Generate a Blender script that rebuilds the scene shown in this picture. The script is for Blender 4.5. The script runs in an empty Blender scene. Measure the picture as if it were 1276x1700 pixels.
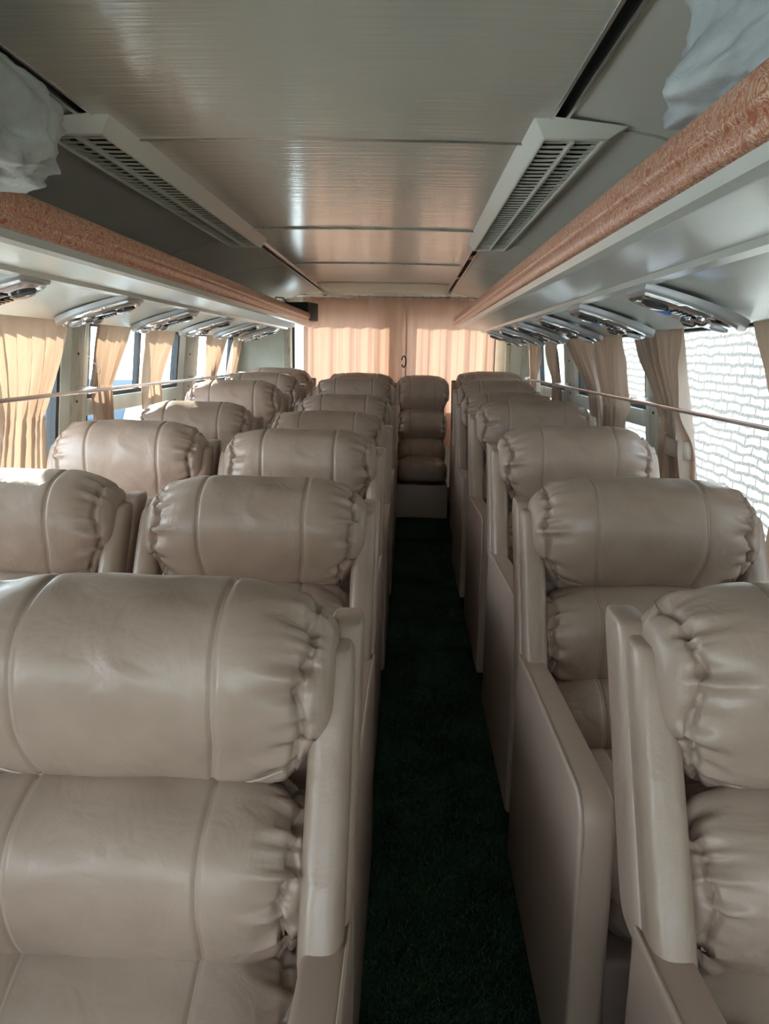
import bpy, bmesh, math, random
import numpy as np
from mathutils import Vector, Matrix, noise
D = bpy.data
COL = bpy.context.scene.collection
SC = bpy.context.scene
PI = math.pi
R = math.radians
CH = 1.19            # camera height above the front floor
XC = -0.20           # centre line of the bus (camera stands a little to its right)

# ---------------------------------------------------------------- camera
def make_camera():
    yaw, pit, roll = R(1.61), R(11.57), R(1.02)
    F = Vector((-math.sin(yaw)*math.cos(pit), math.cos(yaw)*math.cos(pit), -math.sin(pit)))
    Rt = Vector((math.cos(yaw), math.sin(yaw), 0)); U = Rt.cross(F)
    c, s = math.cos(roll), math.sin(roll)
    R2 = Rt*c + U*s; U2 = U*c - Rt*s
    cd = D.cameras.new('camera'); cd.sensor_fit = 'VERTICAL'; cd.sensor_height = 36; cd.sensor_width = 36
    cd.lens = 1277/1700*36; cd.clip_start = 0.02
    co = D.objects.new('camera', cd); COL.objects.link(co)
    m = Matrix((R2, U2, -F)).transposed().to_4x4(); m.translation = (0, 0, CH)
    co.matrix_world = m
    SC.camera = co
make_camera()

# ---------------------------------------------------------------- light
w = D.worlds.new('sky'); SC.world = w; w.use_nodes = True
nt = w.node_tree; nt.nodes.clear()
wo = nt.nodes.new('ShaderNodeOutputWorld'); bg = nt.nodes.new('ShaderNodeBackground')
tc = nt.nodes.new('ShaderNodeTexCoord'); sp = nt.nodes.new('ShaderNodeSeparateXYZ'); cr = nt.nodes.new('ShaderNodeValToRGB')
nt.links.new(tc.outputs['Generated'], sp.inputs[0]); nt.links.new(sp.outputs['Z'], cr.inputs[0])
cr.color_ramp.elements[0].position = 0.0; cr.color_ramp.elements[0].color = (0.95, 0.97, 1.0, 1)
cr.color_ramp.elements[1].position = 0.7; cr.color_ramp.elements[1].color = (0.66, 0.80, 1.0, 1)
nt.links.new(cr.outputs[0], bg.inputs[0]); bg.inputs[1].default_value = 3.2
nt.links.new(bg.outputs[0], wo.inputs[0])
sd = D.lights.new('sun', 'SUN'); sd.energy = 8.5; sd.angle = R(0.6); sd.color = (1.0, 0.94, 0.84)
so = D.objects.new('sun', sd); COL.objects.link(so)
SUN = Vector((0.66, -0.66, -0.44)).normalized()
so.rotation_euler = SUN.to_track_quat('-Z', 'Y').to_euler(); so.location = (-4, 8, 6)
SC.view_settings.view_transform = 'Standard'
SC.view_settings.look = 'None'
SC.view_settings.gamma = 1.0
SC.view_settings.use_curve_mapping = False
SC.view_settings.exposure = 1.62

# ---------------------------------------------------------------- materials
def mat(name, col, rough=0.5, metal=0.0, spec=0.5, coat=0.0, coat_rough=0.1, **kw):
    m = D.materials.new(name); m.use_nodes = True
    b = m.node_tree.nodes['Principled BSDF']
    b.inputs['Base Color'].default_value = (*col, 1); b.inputs['Roughness'].default_value = rough
    b.inputs['Metallic'].default_value = metal; b.inputs['Specular IOR Level'].default_value = spec
    b.inputs['Coat Weight'].default_value = coat; b.inputs['Coat Roughness'].default_value = coat_rough
    return m
def N(m, t, **kw):
    n = m.node_tree.nodes.new(t)
    for k, v in kw.items(): setattr(n, k, v)
    return n
def L(m, a, b): m.node_tree.links.new(a, b)
def coords(m, scale=(1, 1, 1), rot=(0, 0, 0)):
    t = N(m, 'ShaderNodeTexCoord'); mp = N(m, 'ShaderNodeMapping')
    mp.inputs['Scale'].default_value = scale; mp.inputs['Rotation'].default_value = rot
    L(m, t.outputs['Object'], mp.inputs[0]); return mp.outputs[0]
def noise_n(m, vec, scale, detail=4, rough=0.5, dist=0.0):
    n = N(m, 'ShaderNodeTexNoise'); n.inputs['Scale'].default_value = scale
    n.inputs['Detail'].default_value = detail; n.inputs['Roughness'].default_value = rough
    n.inputs['Distortion'].default_value = dist; L(m, vec, n.inputs['Vector']); return n.outputs['Fac']
def ramp(m, fac, stops):
    r = N(m, 'ShaderNodeValToRGB'); e = r.color_ramp.elements
    while len(e) < len(stops): e.new(0.5)
    for i, (p, c) in enumerate(stops): e[i].position = p; e[i].color = (*c, 1) if len(c) == 3 else c
    L(m, fac, r.inputs[0]); return r.outputs[0]
def bump(m, h, strength=0.2, dist=0.01, prev=None):
    b = N(m, 'ShaderNodeBump'); b.inputs['Strength'].default_value = strength; b.inputs['Distance'].default_value = dist
    L(m, h, b.inputs['Height'])
    if prev: L(m, prev, b.inputs['Normal'])
    return b.outputs[0]
def P(m): return m.node_tree.nodes['Principled BSDF']

def leather_mat():
    m = mat('taupe_leather', (0.34, 0.262, 0.21), 0.40, spec=0.5)
    v = coords(m)
    col = ramp(m, noise_n(m, v, 9, 4), [(0.3, (0.335, 0.240, 0.190)), (0.7, (0.400, 0.298, 0.240))])
    L(m, col, P(m).inputs['Base Color'])
    rr = ramp(m, noise_n(m, v, 14, 3), [(0.3, (0.30,)*3), (0.7, (0.43,)*3)])
    L(m, rr, P(m).inputs['Roughness'])
    vo = N(m, 'ShaderNodeTexVoronoi'); vo.inputs['Scale'].default_value = 420; L(m, v, vo.inputs['Vector'])
    b1 = bump(m, vo.outputs['Distance'], 0.10, 0.0012)
    b2 = bump(m, noise_n(m, v, 13, 3, 0.45, 0.6), 0.30, 0.022, b1)
    L(m, b2, P(m).inputs['Normal']); return m
LEATHER = leather_mat()
PANEL = mat('taupe_vinyl_panel', (0.40, 0.29, 0.235), 0.42)
_v = coords(PANEL); L(PANEL, bump(PANEL, noise_n(PANEL, _v, 300, 2), 0.12, 0.001, bump(PANEL, noise_n(PANEL, _v, 6, 2), 0.25, 0.02)), P(PANEL).inputs['Normal'])
THREAD = mat('piping_thread', (0.42, 0.33, 0.27), 0.5)
DARKCLOTH = mat('black_backing_cloth', (0.02, 0.018, 0.018), 0.8)
def laminate(name, col, rough, bs, streak=True, tint=None):
    m = mat(name, col, rough, spec=0.55)
    v = coords(m, (1.2, 26, 8))
    v2 = coords(m)
    c2 = tuple(x*0.93 for x in col)
    L(m, ramp(m, noise_n(m, v2, 2.2, 4), [(0.35, c2), (0.65, col)]), P(m).inputs['Base Color'])
    b1 = bump(m, noise_n(m, v, 2.2, 3, 0.5, 0.3), bs, 0.012)
    L(m, bump(m, noise_n(m, v2, 60, 3), 0.04, 0.002, b1), P(m).inputs['Normal']); return m
CEIL = laminate('glossy_ceiling_laminate', (0.68, 0.65, 0.55), 0.16, 0.11)
COVE = laminate('cove_laminate', (0.78, 0.73, 0.63), 0.33, 0.04)
RACKW = laminate('glossy_cream_laminate', (0.68, 0.68, 0.60), 0.27, 0.03)
WHITE = mat('cream_painted_metal', (0.66, 0.69, 0.62), 0.4)
_v = coords(WHITE); L(WHITE, ramp(WHITE, noise_n(WHITE, _v, 7, 5), [(0.3, (0.58, 0.61, 0.53)), (0.62, (0.68, 0.71, 0.64))]), P(WHITE).inputs['Base Color'])
POST = mat('beige_worn_post', (0.50, 0.48, 0.40), 0.5)
_v = coords(POST, (1, 1, .3)); L(POST, ramp(POST, noise_n(POST, _v, 30, 5, .6), [(0.32, (0.34, 0.31, 0.25)), (0.5, (0.52, 0.50, 0.42))]), P(POST).inputs['Base Color'])
VENTW = mat('cream_plastic', (0.74, 0.71, 0.61), 0.45)
VENTG = mat('grey_grille_plastic', (0.66, 0.65, 0.56), 0.45)
BLACK = mat('black_recess', (0.006, 0.006, 0.006), 0.7)
RUBBER = mat('black_rubber', (0.012, 0.014, 0.018), 0.5)
CHROME = mat('chrome', (0.72, 0.73, 0.74), 0.14, metal=1.0)
ALU = mat('brushed_aluminium', (0.78, 0.78, 0.78), 0.25, metal=1.0)
SILVER = mat('silver_plastic', (0.42, 0.42, 0.42), 0.35, metal=0.2)
SMOKE = mat('smoked_lens', (0.03, 0.035, 0.04), 0.12)
LENS = mat('clear_lens', (0.75, 0.8, 0.82), 0.05); P(LENS).inputs['Transmission Weight'].default_value = 0.5
BLUE = mat('blue_label', (0.12, 0.25, 0.62), 0.4)
TAGY = mat('gold_tag', (0.5, 0.35, 0.2), 0.4)
WIRE = mat('thin_wire', (0.5, 0.5, 0.45), 0.5)

def fascia_mat():
    m = mat('orange_marbled_laminate', (0.6, 0.3, 0.2), 0.3, spec=0.5)
    v = coords(m, (1, 1, 1))
    wv = N(m, 'ShaderNodeTexNoise'); wv.inputs['Scale'].default_value = 22; wv.inputs['Detail'].default_value = 2.5
    wv.inputs['Distortion'].default_value = 3.2; wv.inputs['Roughness'].default_value = 0.6
    L(m, v, wv.inputs['Vector'])
    c = ramp(m, wv.outputs['Fac'], [(0.30, (0.46, 0.12, 0.055)), (0.44, (0.55, 0.19, 0.10)), (0.475, (0.88, 0.66, 0.46)), (0.51, (0.50, 0.15, 0.075)), (0.57, (0.60, 0.25, 0.14)), (0.60, (0.88, 0.64, 0.44)), (0.64, (0.46, 0.12, 0.055))])
    L(m, c, P(m).inputs['Base Color']); return m
FASCIA = fascia_mat()
def cloth_mat(name, c_diff, c_trans, t=0.5):
    m = D.materials.new(name); m.use_nodes = True; n = m.node_tree.nodes; n.clear()
    o = N(m, 'ShaderNodeOutputMaterial'); d = N(m, 'ShaderNodeBsdfDiffuse'); tr = N(m, 'ShaderNodeBsdfTranslucent'); mx = N(m, 'ShaderNodeMixShader')
    d.inputs[0].default_value = (*c_diff, 1); tr.inputs[0].default_value = (*c_trans, 1); mx.inputs[0].default_value = t
    L(m, d.outputs[0], mx.inputs[1]); L(m, tr.outputs[0], mx.inputs[2]); L(m, mx.outputs[0], o.inputs[0])
    v = coords(m); b = bump(m, noise_n(m, v, 220, 2), 0.15, 0.001)
    L(m, b, d.inputs['Normal']); return m
CURT = cloth_mat('tan_curtain_cloth', (0.42, 0.325, 0.265), (0.60, 0.38, 0.25), 0.20)
CURTR = cloth_mat('peach_rear_curtain_cloth', (0.66, 0.43, 0.32), (0.78, 0.46, 0.33), 0.15)
TIE = cloth_mat('cream_curtain_tie', (0.62, 0.52, 0.42), (0.6, 0.45, 0.35), 0.2)
def glass_mat():
    m = D.materials.new('window_glass'); m.use_nodes = True; n = m.node_tree.nodes; n.clear()
    o = N(m, 'ShaderNodeOutputMaterial'); g = N(m, 'ShaderNodeBsdfGlossy'); tr = N(m, 'ShaderNodeBsdfTransparent'); mx = N(m, 'ShaderNodeMixShader'); f = N(m, 'ShaderNodeLayerWeight')
    g.inputs['Roughness'].default_value = 0.02; tr.inputs[0].default_value = (0.93, 0.98, 0.98, 1); f.inputs[0].default_value = 0.5
    pw = N(m, 'ShaderNodeMath', operation='POWER'); pw.inputs[1].default_value = 6.0; L(m, f.outputs['Facing'], pw.inputs[0])
    ml = N(m, 'ShaderNodeMath', operation='MULTIPLY_ADD'); ml.inputs[1].default_value = 0.35; ml.inputs[2].default_value = 0.03; L(m, pw.outputs[0], ml.inputs[0])
    L(m, ml.outputs[0], mx.inputs[0]); L(m, tr.outputs[0], mx.inputs[1]); L(m, g.outputs[0], mx.inputs[2]); L(m, mx.outputs[0], o.inputs[0]); return m
GLASS = glass_mat()
def brick_mat():
    m = mat('whitewashed_brick', (0.8, 0.8, 0.78), 0.9)
    v = coords(m, (1, 1, 1), (0, R(90), R(0)))
    t = N(m, 'ShaderNodeTexCoord'); s = N(m, 'ShaderNodeSeparateXYZ'); c = N(m, 'ShaderNodeCombineXYZ')
    L(m, t.outputs['Object'], s.inputs[0])
    nz = N(m, 'ShaderNodeTexNoise'); nz.inputs['Scale'].default_value = 3.2; nz.inputs['Detail'].default_value = 4; L(m, t.outputs['Object'], nz.inputs['Vector'])
    md = N(m, 'ShaderNodeVectorMath', operation='MULTIPLY_ADD'); md.inputs[1].default_value = (0.10, 0.10, 0.10)
    L(m, nz.outputs['Color'], md.inputs[0])
    L(m, s.outputs['Y'], c.inputs['X']); L(m, s.outputs['Z'], c.inputs['Y']); L(m, c.outputs[0], md.inputs[2])
    br = N(m, 'ShaderNodeTexBrick'); br.inputs['Scale'].default_value = 1.0
    br.inputs['Brick Width'].default_value = 0.30; br.inputs['Row Height'].default_value = 0.084; br.inputs['Mortar Size'].default_value = 0.020
    br.inputs['Mortar Smooth'].default_value = 0.35
    br.inputs['Color1'].default_value = (0.30, 0.295, 0.28, 1); br.inputs['Color2'].default_value = (0.25, 0.25, 0.235, 1); br.inputs['Mortar'].default_value = (0.035, 0.033, 0.03, 1)
    L(m, md.outputs[0], br.inputs['Vector']); L(m, br.outputs['Color'], P(m).inputs['Base Color'])
    L(m, bump(m, br.outputs['Fac'], -0.3, 0.01, bump(m, noise_n(m, t.outputs['Object'], 22, 5), 0.6, 0.03)), P(m).inputs['Normal'])
    return m
BRICK = brick_mat()
CONC = mat('pale_concrete', (0.62, 0.62, 0.58), 0.9)
_v = coords(CONC); L(CONC, ramp(CONC, noise_n(CONC, _v, 1.5, 5), [(0.3, (0.5, 0.5, 0.46)), (0.7, (0.7, 0.7, 0.66))]), P(CONC).inputs['Base Color'])
PLASTER = mat('pale_plaster', (0.75, 0.78, 0.78), 0.9)
def carpet_mat():
    m = mat('dark_green_carpet', (0.01, 0.035, 0.016), 0.9, spec=0.1)
    v = coords(m)
    L(m, ramp(m, noise_n(m, v, 5, 5), [(0.38, (0.010, 0.022, 0.013)), (0.62, (0.022, 0.060, 0.031))]), P(m).inputs['Base Color'])  # mottled green pile; the darker blotches also put patches of shade into the colour
    L(m, bump(m, noise_n(m, v, 300, 3), 0.6, 0.006), P(m).inputs['Normal']); return m
CARPET = carpet_mat()
def plastic_bag(name, col):
    m = mat(name, col, 0.38, spec=0.5)
    P(m).inputs['Transmission Weight'].default_value = 0.15; P(m).inputs['IOR'].default_value = 1.15
    v = coords(m)
    L(m, ramp(m, noise_n(m, v, 9, 5, .6), [(0.3, tuple(x*.72 for x in col)), (0.65, col)]), P(m).inputs['Base Color'])
    L(m, bump(m, noise_n(m, v, 34, 5, .6, 1.0), 0.3, 0.008), P(m).inputs['Normal']); return m
BAGM = plastic_bag('cloudy_white_plastic', (0.66, 0.68, 0.68))
BAGL = plastic_bag('milky_plastic_sheet', (0.66, 0.68, 0.63))
NAVY = mat('dark_blue_cloth', (0.06, 0.08, 0.13), 0.8)
GREYB = plastic_bag('bluish_grey_plastic', (0.30, 0.34, 0.40))
CARP = mat('white_car_paint', (0.75, 0.8, 0.84), 0.25, coat=0.5)
CARG = mat('dark_car_glass', (0.03, 0.05, 0.07), 0.1)
DRUM = mat('blue_drum_plastic', (0.03, 0.16, 0.5), 0.4)

# ---------------------------------------------------------------- mesh helpers
def link(name, me, m, parent=None, smooth=True, sharp=40, loc=None):
    if smooth:
        me.polygons.foreach_set('use_smooth', [True]*len(me.polygons))
        if sharp: me.set_sharp_from_angle(angle=R(sharp))
    if m and not me.materials: me.materials.append(m)
    o = D.objects.new(name, me); COL.objects.link(o)
    if parent: o.parent = parent
    if loc: o.location = loc
    return o
def mk(name, V, F, m, parent=None, smooth=True, sharp=40, loc=None):
    me = D.meshes.new(name); me.from_pydata([tuple(v) for v in V], [], F)
    bm = bmesh.new(); bm.from_mesh(me); bmesh.ops.recalc_face_normals(bm, faces=bm.faces); bm.to_mesh(me); bm.free()
    return link(name, me, m, parent, smooth, sharp, loc)
class MB:
    def __init__(s): s.v = []; s.f = []
    def add(s, V, F):
        o = len(s.v); s.v += [tuple(v) for v in V]; s.f += [tuple(i+o for i in f) for f in F]; return s
    def box(s, x0, x1, y0, y1, z0, z1, fn=None):
        V = [(x, y, z) for x in (x0, x1) for y in (y0, y1) for z in (z0, z1)]
        if fn: V = [fn(*p) for p in V]
        return s.add(V, [(0,1,3,2),(4,6,7,5),(0,4,5,1),(2,3,7,6),(0,2,6,4),(1,5,7,3)])
    def prism(s, poly, y0, y1, ax='y', n=1):      # poly of (a,b) swept along an axis
        k = len(poly); V = []
        for i in range(n+1):
            t = y0+(y1-y0)*i/n
            for a, b in poly: V.append((a, t, b) if ax == 'y' else (t, a, b) if ax == 'x' else (a, b, t))
        F = []
        for i in range(n):
            for j in range(k):
                F.append((i*k+j, i*k+(j+1) % k, (i+1)*k+(j+1) % k, (i+1)*k+j))
        F.append(tuple(range(k))[::-1]); F.append(tuple(n*k+j for j in range(k)))
        return s.add(V, F)
    def tube(s, pts, r, n=8, cap=True):
        pts = [Vector(p) for p in pts]; V = []; F = []; up = None
        for i, p in enumerate(pts):
            d = (pts[min(i+1, len(pts)-1)]-pts[max(i-1, 0)])
            d = d.normalized() if d.length > 1e-9 else Vector((0, 0, 1))
            if up is None:
                up = Vector((0, 0, 1)) if abs(d.z) < .9 else Vector((1, 0, 0))
            a = d.cross(up).normalized(); b = a.cross(d).normalized(); up = b
            rr = r[i] if isinstance(r, (list, tuple)) else r
            for k in range(n): V.append(p+a*math.cos(2*PI*k/n)*rr+b*math.sin(2*PI*k/n)*rr)
        for i in range(len(pts)-1):
            for k in range(n): F.append((i*n+k, i*n+(k+1) % n, (i+1)*n+(k+1) % n, (i+1)*n+k))
        if cap: F.append(tuple(range(n))); F.append(tuple((len(pts)-1)*n+k for k in range(n)))
        return s.add(V, F)
    def build(s, name, m, parent=None, bevel=0, seg=2, smooth=True, sharp=40, loc=None):
        me = D.meshes.new(name); me.from_pydata(s.v, [], s.f)
        bm = bmesh.new(); bm.from_mesh(me); bmesh.ops.recalc_face_normals(bm, faces=bm.faces)
        if bevel:
            es = [e for e in bm.edges if len(e.link_faces) == 2 and e.calc_face_angle(0) > R(25)]
            bmesh.ops.bevel(bm, geom=es, offset=bevel, segments=seg, profile=0.5, affect='EDGES', clamp_overlap=True)
        bm.to_mesh(me); bm.free()
        return link(name, me, m, parent, smooth, sharp, loc)
def tag(o, label, cat, group=None, kind=None):
    if label: o['label'] = label
    if cat: o['category'] = cat
    if group: o['group'] = group
    if kind: o['kind'] = kind
    return o
def structure(o, label=None, cat='structure'):
    o['kind'] = 'structure'
    if label: o['label'] = label; o['category'] = cat
    return o
def empty(name, loc=(0, 0, 0), rz=0):
    o = D.objects.new(name, None); COL.objects.link(o); o.location = loc; o.rotation_euler = (0, 0, rz); o.empty_display_size = 0.1; return o
def children(o): return [c for c in COL.objects if c.parent == o]
def copy_tree(o, parent=None):
    kids = KIDS.get(o.name, None)
    if kids is None: kids = KIDS[o.name] = children(o)
    c = o.copy(); COL.objects.link(c); c.parent = parent
    for k in kids: copy_tree(k, c)
    return c
KIDS = {}
def sstep(a, b, x):
    t = max(0, min(1, (x-a)/(b-a))); return t*t*(3-2*t)
def Z(v): return v+CH    # height measured from the camera's level -> world

# ---------------------------------------------------------------- bus shell
def wall_a(z): return 1.22+(0.12-z)*0.10      # inner wall's distance from the centre line at a height (relative to camera)
Y0, Y1 = -1.6, 6.6
FLOORS = [(-1.9, 2.98, -1.19), (2.98, 3.83, -1.165), (3.83, 4.67, -1.14), (4.67, 6.75, -1.12)]
def floor_z(y):
    for a, b, z in FLOORS:
        if y < b: return z+CH
    return FLOORS[-1][2]+CH
poly = [(-1.9, -1.30)]
for a, b, z in FLOORS: poly += [(a, z), (b, z)]
poly += [(6.75, -1.30)]
mb = MB(); mb.prism([(y, Z(z)) for y, z in poly], XC-1.36, XC+1.36, 'x')
fl = structure(mb.build('floor', CARPET, smooth=False), 'dark green carpeted floor rising in low steps to the rear', 'floor')

WINS = [(-0.9, 0.15, None), (1.3, 3.2, None), (3.47, 4.86, -0.25), (5.28, 6.35, -0.25)]
def side_wall(s):
    name = 'wall_left' if s < 0 else 'wall_right'
    mb = MB()
    def fn(x, y, z):        # x = 0 inner, 1 outer
        return (XC+s*(wall_a(z)+x*0.05), y, Z(z))
    ys = [Y0]
    for a, b, m in WINS: ys += [a, b]
    ys.append(Y1+0.1)
    mb.box(0, 1, Y0-.3, Y1+0.1, -1.45, -0.62, fn)
    mb.box(0, 1, Y0-.3, Y1+0.1, 0.13, 0.60, fn)
    mb.box(0, 1, Y0-.3, ys[1], -0.62, 0.13, fn)
    for i in range(2, len(ys)-1, 2): mb.box(0, 1, ys[i], ys[i+1], -0.62, 0.13, fn)
    wl = structure(mb.build(name, WHITE, smooth=False), 'cream painted side wall of the bus on the %s' % ('left' if s < 0 else 'right'), 'wall')
    # raised posts over the pillars
    for (a, b) in ((3.29, 3.42), (4.98, 5.20)):
        p = MB(); p.box(-0.035, -0.001, a, b, -0.62, 0.13, fn); o = p.build('pillar_cover', POST, wl, bevel=0.006)
        scw = MB()
        for zz in (-0.02, -0.19, -0.225, -.4):
            c = Vector(fn(-0.037, (a+b)/2, zz)); pts = [c, c+Vector((-s*0.004, 0, 0))]; scw.tube(pts, 0.006, 8)
        scw.build('screw', RUBBER, o)
    for i, (a, b, mid) in enumerate(WINS):
        n = i+1+(4 if s > 0 else 0)
        e = empty('window_%d' % n, (XC+s*1.25, a, Z(-.62))); structure(e, 'bus window with %s on the %s side, %s from the front' % ('a cross bar' if mid else 'one tall pane', 'left' if s < 0 else 'right', ['first', 'second', 'third', 'fourth'][i]), 'window')
        off = e.location
        def fo(x, y, z, off=off):
            v = fn(x, y, z); return (v[0]-off.x, v[1]-off.y, v[2]-off.z)
        f = MB(); t = 0.028
        f.box(.1, .9, a, a+t, -0.62, 0.13, fo); f.box(.1, .9, b-t, b, -0.62, 0.13, fo)
        f.box(.1, .9, a, b, -0.62, -0.62+t, fo); f.box(.1, .9, a, b, 0.13-t, 0.13, fo)
        f.build('gasket', RUBBER, e)
        if mid:
            f = MB(); f.box(-0.28, .8, a, b, mid-0.045, mid+0.030, fo); f.build('cross_bar', WHITE, e, bevel=0.004)
            f = MB(); f.box(0.1, .85, a+t, b-t, mid+0.030, mid+0.050, fo); f.build('sliding_channel', RUBBER, e)
            f = MB(); f.box(.25, .75, (a+b)/2-.02, (a+b)/2+.02, mid+.05, 0.10, fo); f.build('sliding_frame', RUBBER, e)
        g = MB(); g.box(0.45, 0.55, a+t, b-t, -0.62+t, 0.13-t, fo); g.build('pane', GLASS, e, smooth=False)
    return wl
side_wall(-1); side_wall(1)

# rear wall with two openings, post between
def rear_wall():
    mb = MB(); xl, xr = XC-1.36, XC+1.36
    B = [(xl, -0.99, -1.3, 0.62), (0.72, xr, -1.3, 0.62), (-0.99, 0.72, 0.315, 0.62), (-0.99, 0.72, -1.3, -0.42), (-0.235, -0.085, -0.42, 0.315)]
    for a, b, c, d in B: mb.box(a, b, 6.60, 6.68, Z(c), Z(d))
    structure(mb.build('wall_rear', WHITE, smooth=False), 'cream rear wall of the bus behind the peach curtains', 'wall')
    for i, (a, b) in enumerate(((-0.99, -0.235), (-0.085, 0.72))):
        e = empty('window_%d' % (9+i), (a, 6.64, Z(-.42))); structure(e, 'rear window behind the %s peach curtain' % ('left' if i == 0 else 'right'), 'window')
        g = MB(); g.box(0.02, b-a-0.02, -.003, .003, 0.02, 0.715); g.build('pane', GLASS, e, smooth=False)
        f = MB(); f.box(0, .02, -.02, .02, 0, .735).box(b-a-.02, b-a, -.02, .02, 0, .735).box(0, b-a, -.02, .02, 0, .02).box(0, b-a, -.02, .02, .715, .735)
        f.build('gasket', RUBBER, e)
    # corner post strips beside the rear opening
    for i, (a, b) in enumerate(((-1.05, -0.995), (0.80, 0.84), (0.94, 0.975))):
        m = MB(); m.box(a, b, 6.565, 6.60, Z(-.6), Z(.45)); structure(m.build('trim_%d' % (21+i), POST, bevel=.008), 'narrow corner moulding on the rear wall, %s' % ['left of the curtains', 'right of the curtains', 'at the right rear corner'][i], 'trim')
rear_wall()
# front wall with windscreen
mb = MB(); xl, xr = XC-1.4, XC+1.4
for a, b, c, d in ((xl, xr, -1.3, -0.20), (xl, xr, 0.32, 0.62), (xl, xl+.18, -.20, .32), (xr-.18, xr, -.20, .32)): mb.box(a, b, -1.95, -1.88, Z(c), Z(d))
structure(mb.build('wall_front', WHITE, smooth=False), 'front bulkhead of the bus around the windscreen', 'wall')
e = empty('window_11', (xl+.18, -1.92, Z(-.20))); structure(e, 'windscreen at the front of the bus', 'window')
g = MB(); g.box(0, 2.44, -.003, .003, 0, .52); g.build('pane', GLASS, e, smooth=False)

# ceiling: centre panels, coves, roof skin
CZ = 0.496
def ceiling():
    mb = MB()
    n = 12; V = []; F = []
    ys = [Y0-.3]+[y for y in (-.6, .7, 1.95, 3.29, 4.5, 5.67)]+[6.6]
    def zc(a): return CZ+0.006*(1-(a/0.486)**2)
    for i in range(len(ys)-1):
        y0, y1 = ys[i]+0.004, ys[i+1]-0.004
        drop = -0.006 if ys[i] < 1.9 else 0
        o = len(V)
        for y in (y0, y1):
            for k in range(n+1):
                a = -0.486+0.972*k/n; V.append((XC+a, y, Z(zc(a)+drop)))
            for k in range(n+1):
                a = -0.486+0.972*k/n; V.append((XC+a, y, Z(zc(a)+drop+0.02)))
        m = 2*(n+1)
        for k in range(n):
            F.append((o+k, o+k+1, o+m+k+1, o+m+k)); F.append((o+n+1+k, o+n+2+k, o+m+n+2+k, o+m+n+1+k))
            F.append((o+k, o+k+1, o+n+2+k, o+n+1+k)); F.append((o+m+k, o+m+k+1, o+m+n+2+k, o+m+n+1+k))
        F.append((o, o+n+1, o+m+n+1, o+m)); F.append((o+n, o+2*n+1, o+m+2*n+1, o+m+n))
    structure(mk('ceiling', V, F, CEIL, sharp=30), 'glossy beige grey ceiling panels down the middle of the bus', 'ceiling')
    mb = MB(); mb.box(XC-1.32, XC+1.32, Y0-.35, 6.7, Z(0.56), Z(0.62)); 
    mb.box(XC-.6, XC+.6, Y0-.3, 6.6, Z(.53), Z(.555))
    structure(mb.build('trim_20', BLACK, smooth=False), 'roof structure above the ceiling panels', 'roof')
    for i, y in enumerate((1.95, 3.29, 4.5, 5.67)):
        s = MB(); r = .007 if i == 0 else .0035
        pts = [(XC-0.47+0.94*k/12, y, Z(zc(-.47+.94*k/12)-.004)) for k in range(13)]
        s.tube(pts, r, 6); structure(s.build('trim_%d' % (i+1), ALU if i == 0 else POST), 'joint strip across the ceiling, %s from the camera' % ['first', 'second', 'third', 'fourth'][i], 'trim')
ceiling()
def cove(s):
    prof = [(0.523, CZ+.002), (0.60, CZ-.010), (0.72, CZ-.030), (0.84, CZ-.062), (0.95, CZ-.11), (1.05, CZ-.17), (1.13, CZ-.245), (1.18, CZ-.31), (1.21, CZ-.37)]
    V = []; F = []; ysec = [(Y0-.3, 1.78), (1.80, 3.55), (3.56, 4.62), (4.63, 6.6)]
    for (a, b) in ysec:
        o = len(V); n = len(prof)
        for y in (a, b):
            for p in prof: V.append((XC+s*p[0], y, Z(p[1])))
            for p in prof: V.append((XC+s*(p[0]+.01), y, Z(p[1]+.02)))
        m = 2*n
        for k in range(n-1):
            F.append((o+k, o+k+1, o+m+k+1, o+m+k)); F.append((o+n+k, o+n+k+1, o+m+n+k+1, o+m+n+k))
            F.append((o+k, o+k+1, o+n+k+1, o+n+k)); F.append((o+m+k, o+m+k+1, o+m+n+k+1, o+m+n+k))
        F.append((o, o+n, o+m+n, o+m)); F.append((o+n-1, o+2*n-1, o+m+2*n-1, o+m+n-1))
    structure(mk('trim_%d' % (5 if s < 0 else 6), V, F, COVE, sharp=35), 'curved grey cove panel above the %s luggage rack' % ('left' if s < 0 else 'right'), 'cove')
    # rail channels either side of the slot
    mb = MB()
    for a in (0.487, 0.519):
        mb.box(XC+s*a-.004, XC+s*a+.004, Y0-.3, 6.58, Z(CZ-.008), Z(CZ+.03))
    o = structure(mb.build('trim_%d' % (7 if s < 0 else 8), ALU, bevel=.002), 'metal edged dark slot along the ceiling on the %s' % ('left' if s < 0 else 'right'), 'trim')
    m = MB(); m.box(XC+s*.503-.013, XC+s*.503+.013, Y0-.3, 6.58, Z(CZ+.022), Z(CZ+.03)); m.build('slot_backing', BLACK, o)
    if s > 0:
        for y, l in ((4.1, .12), (5.2, .07)):
            m = MB(); m.box(XC+s*.503-.012, XC+s*.503+.012, y, y+l, Z(CZ-.004), Z(CZ+.004)); m.build('slot_clip', TAGY, o, bevel=.002)
cove(-1); cove(1)
# light curved joint strip on the right cove, behind the air duct
mb = MB(); pts = [(XC+a, 4.62, Z(z-.008)) for a, z in ((0.78, CZ-.04), (0.84, CZ-.062), (0.95, CZ-.11), (1.05, CZ-.17), (1.13, CZ-.245))]
mb.tube(pts, 0.018, 8); structure(mb.build('trim_9', VENTW), 'pale curved joint strip on the cove above the right rack', 'trim')

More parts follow.
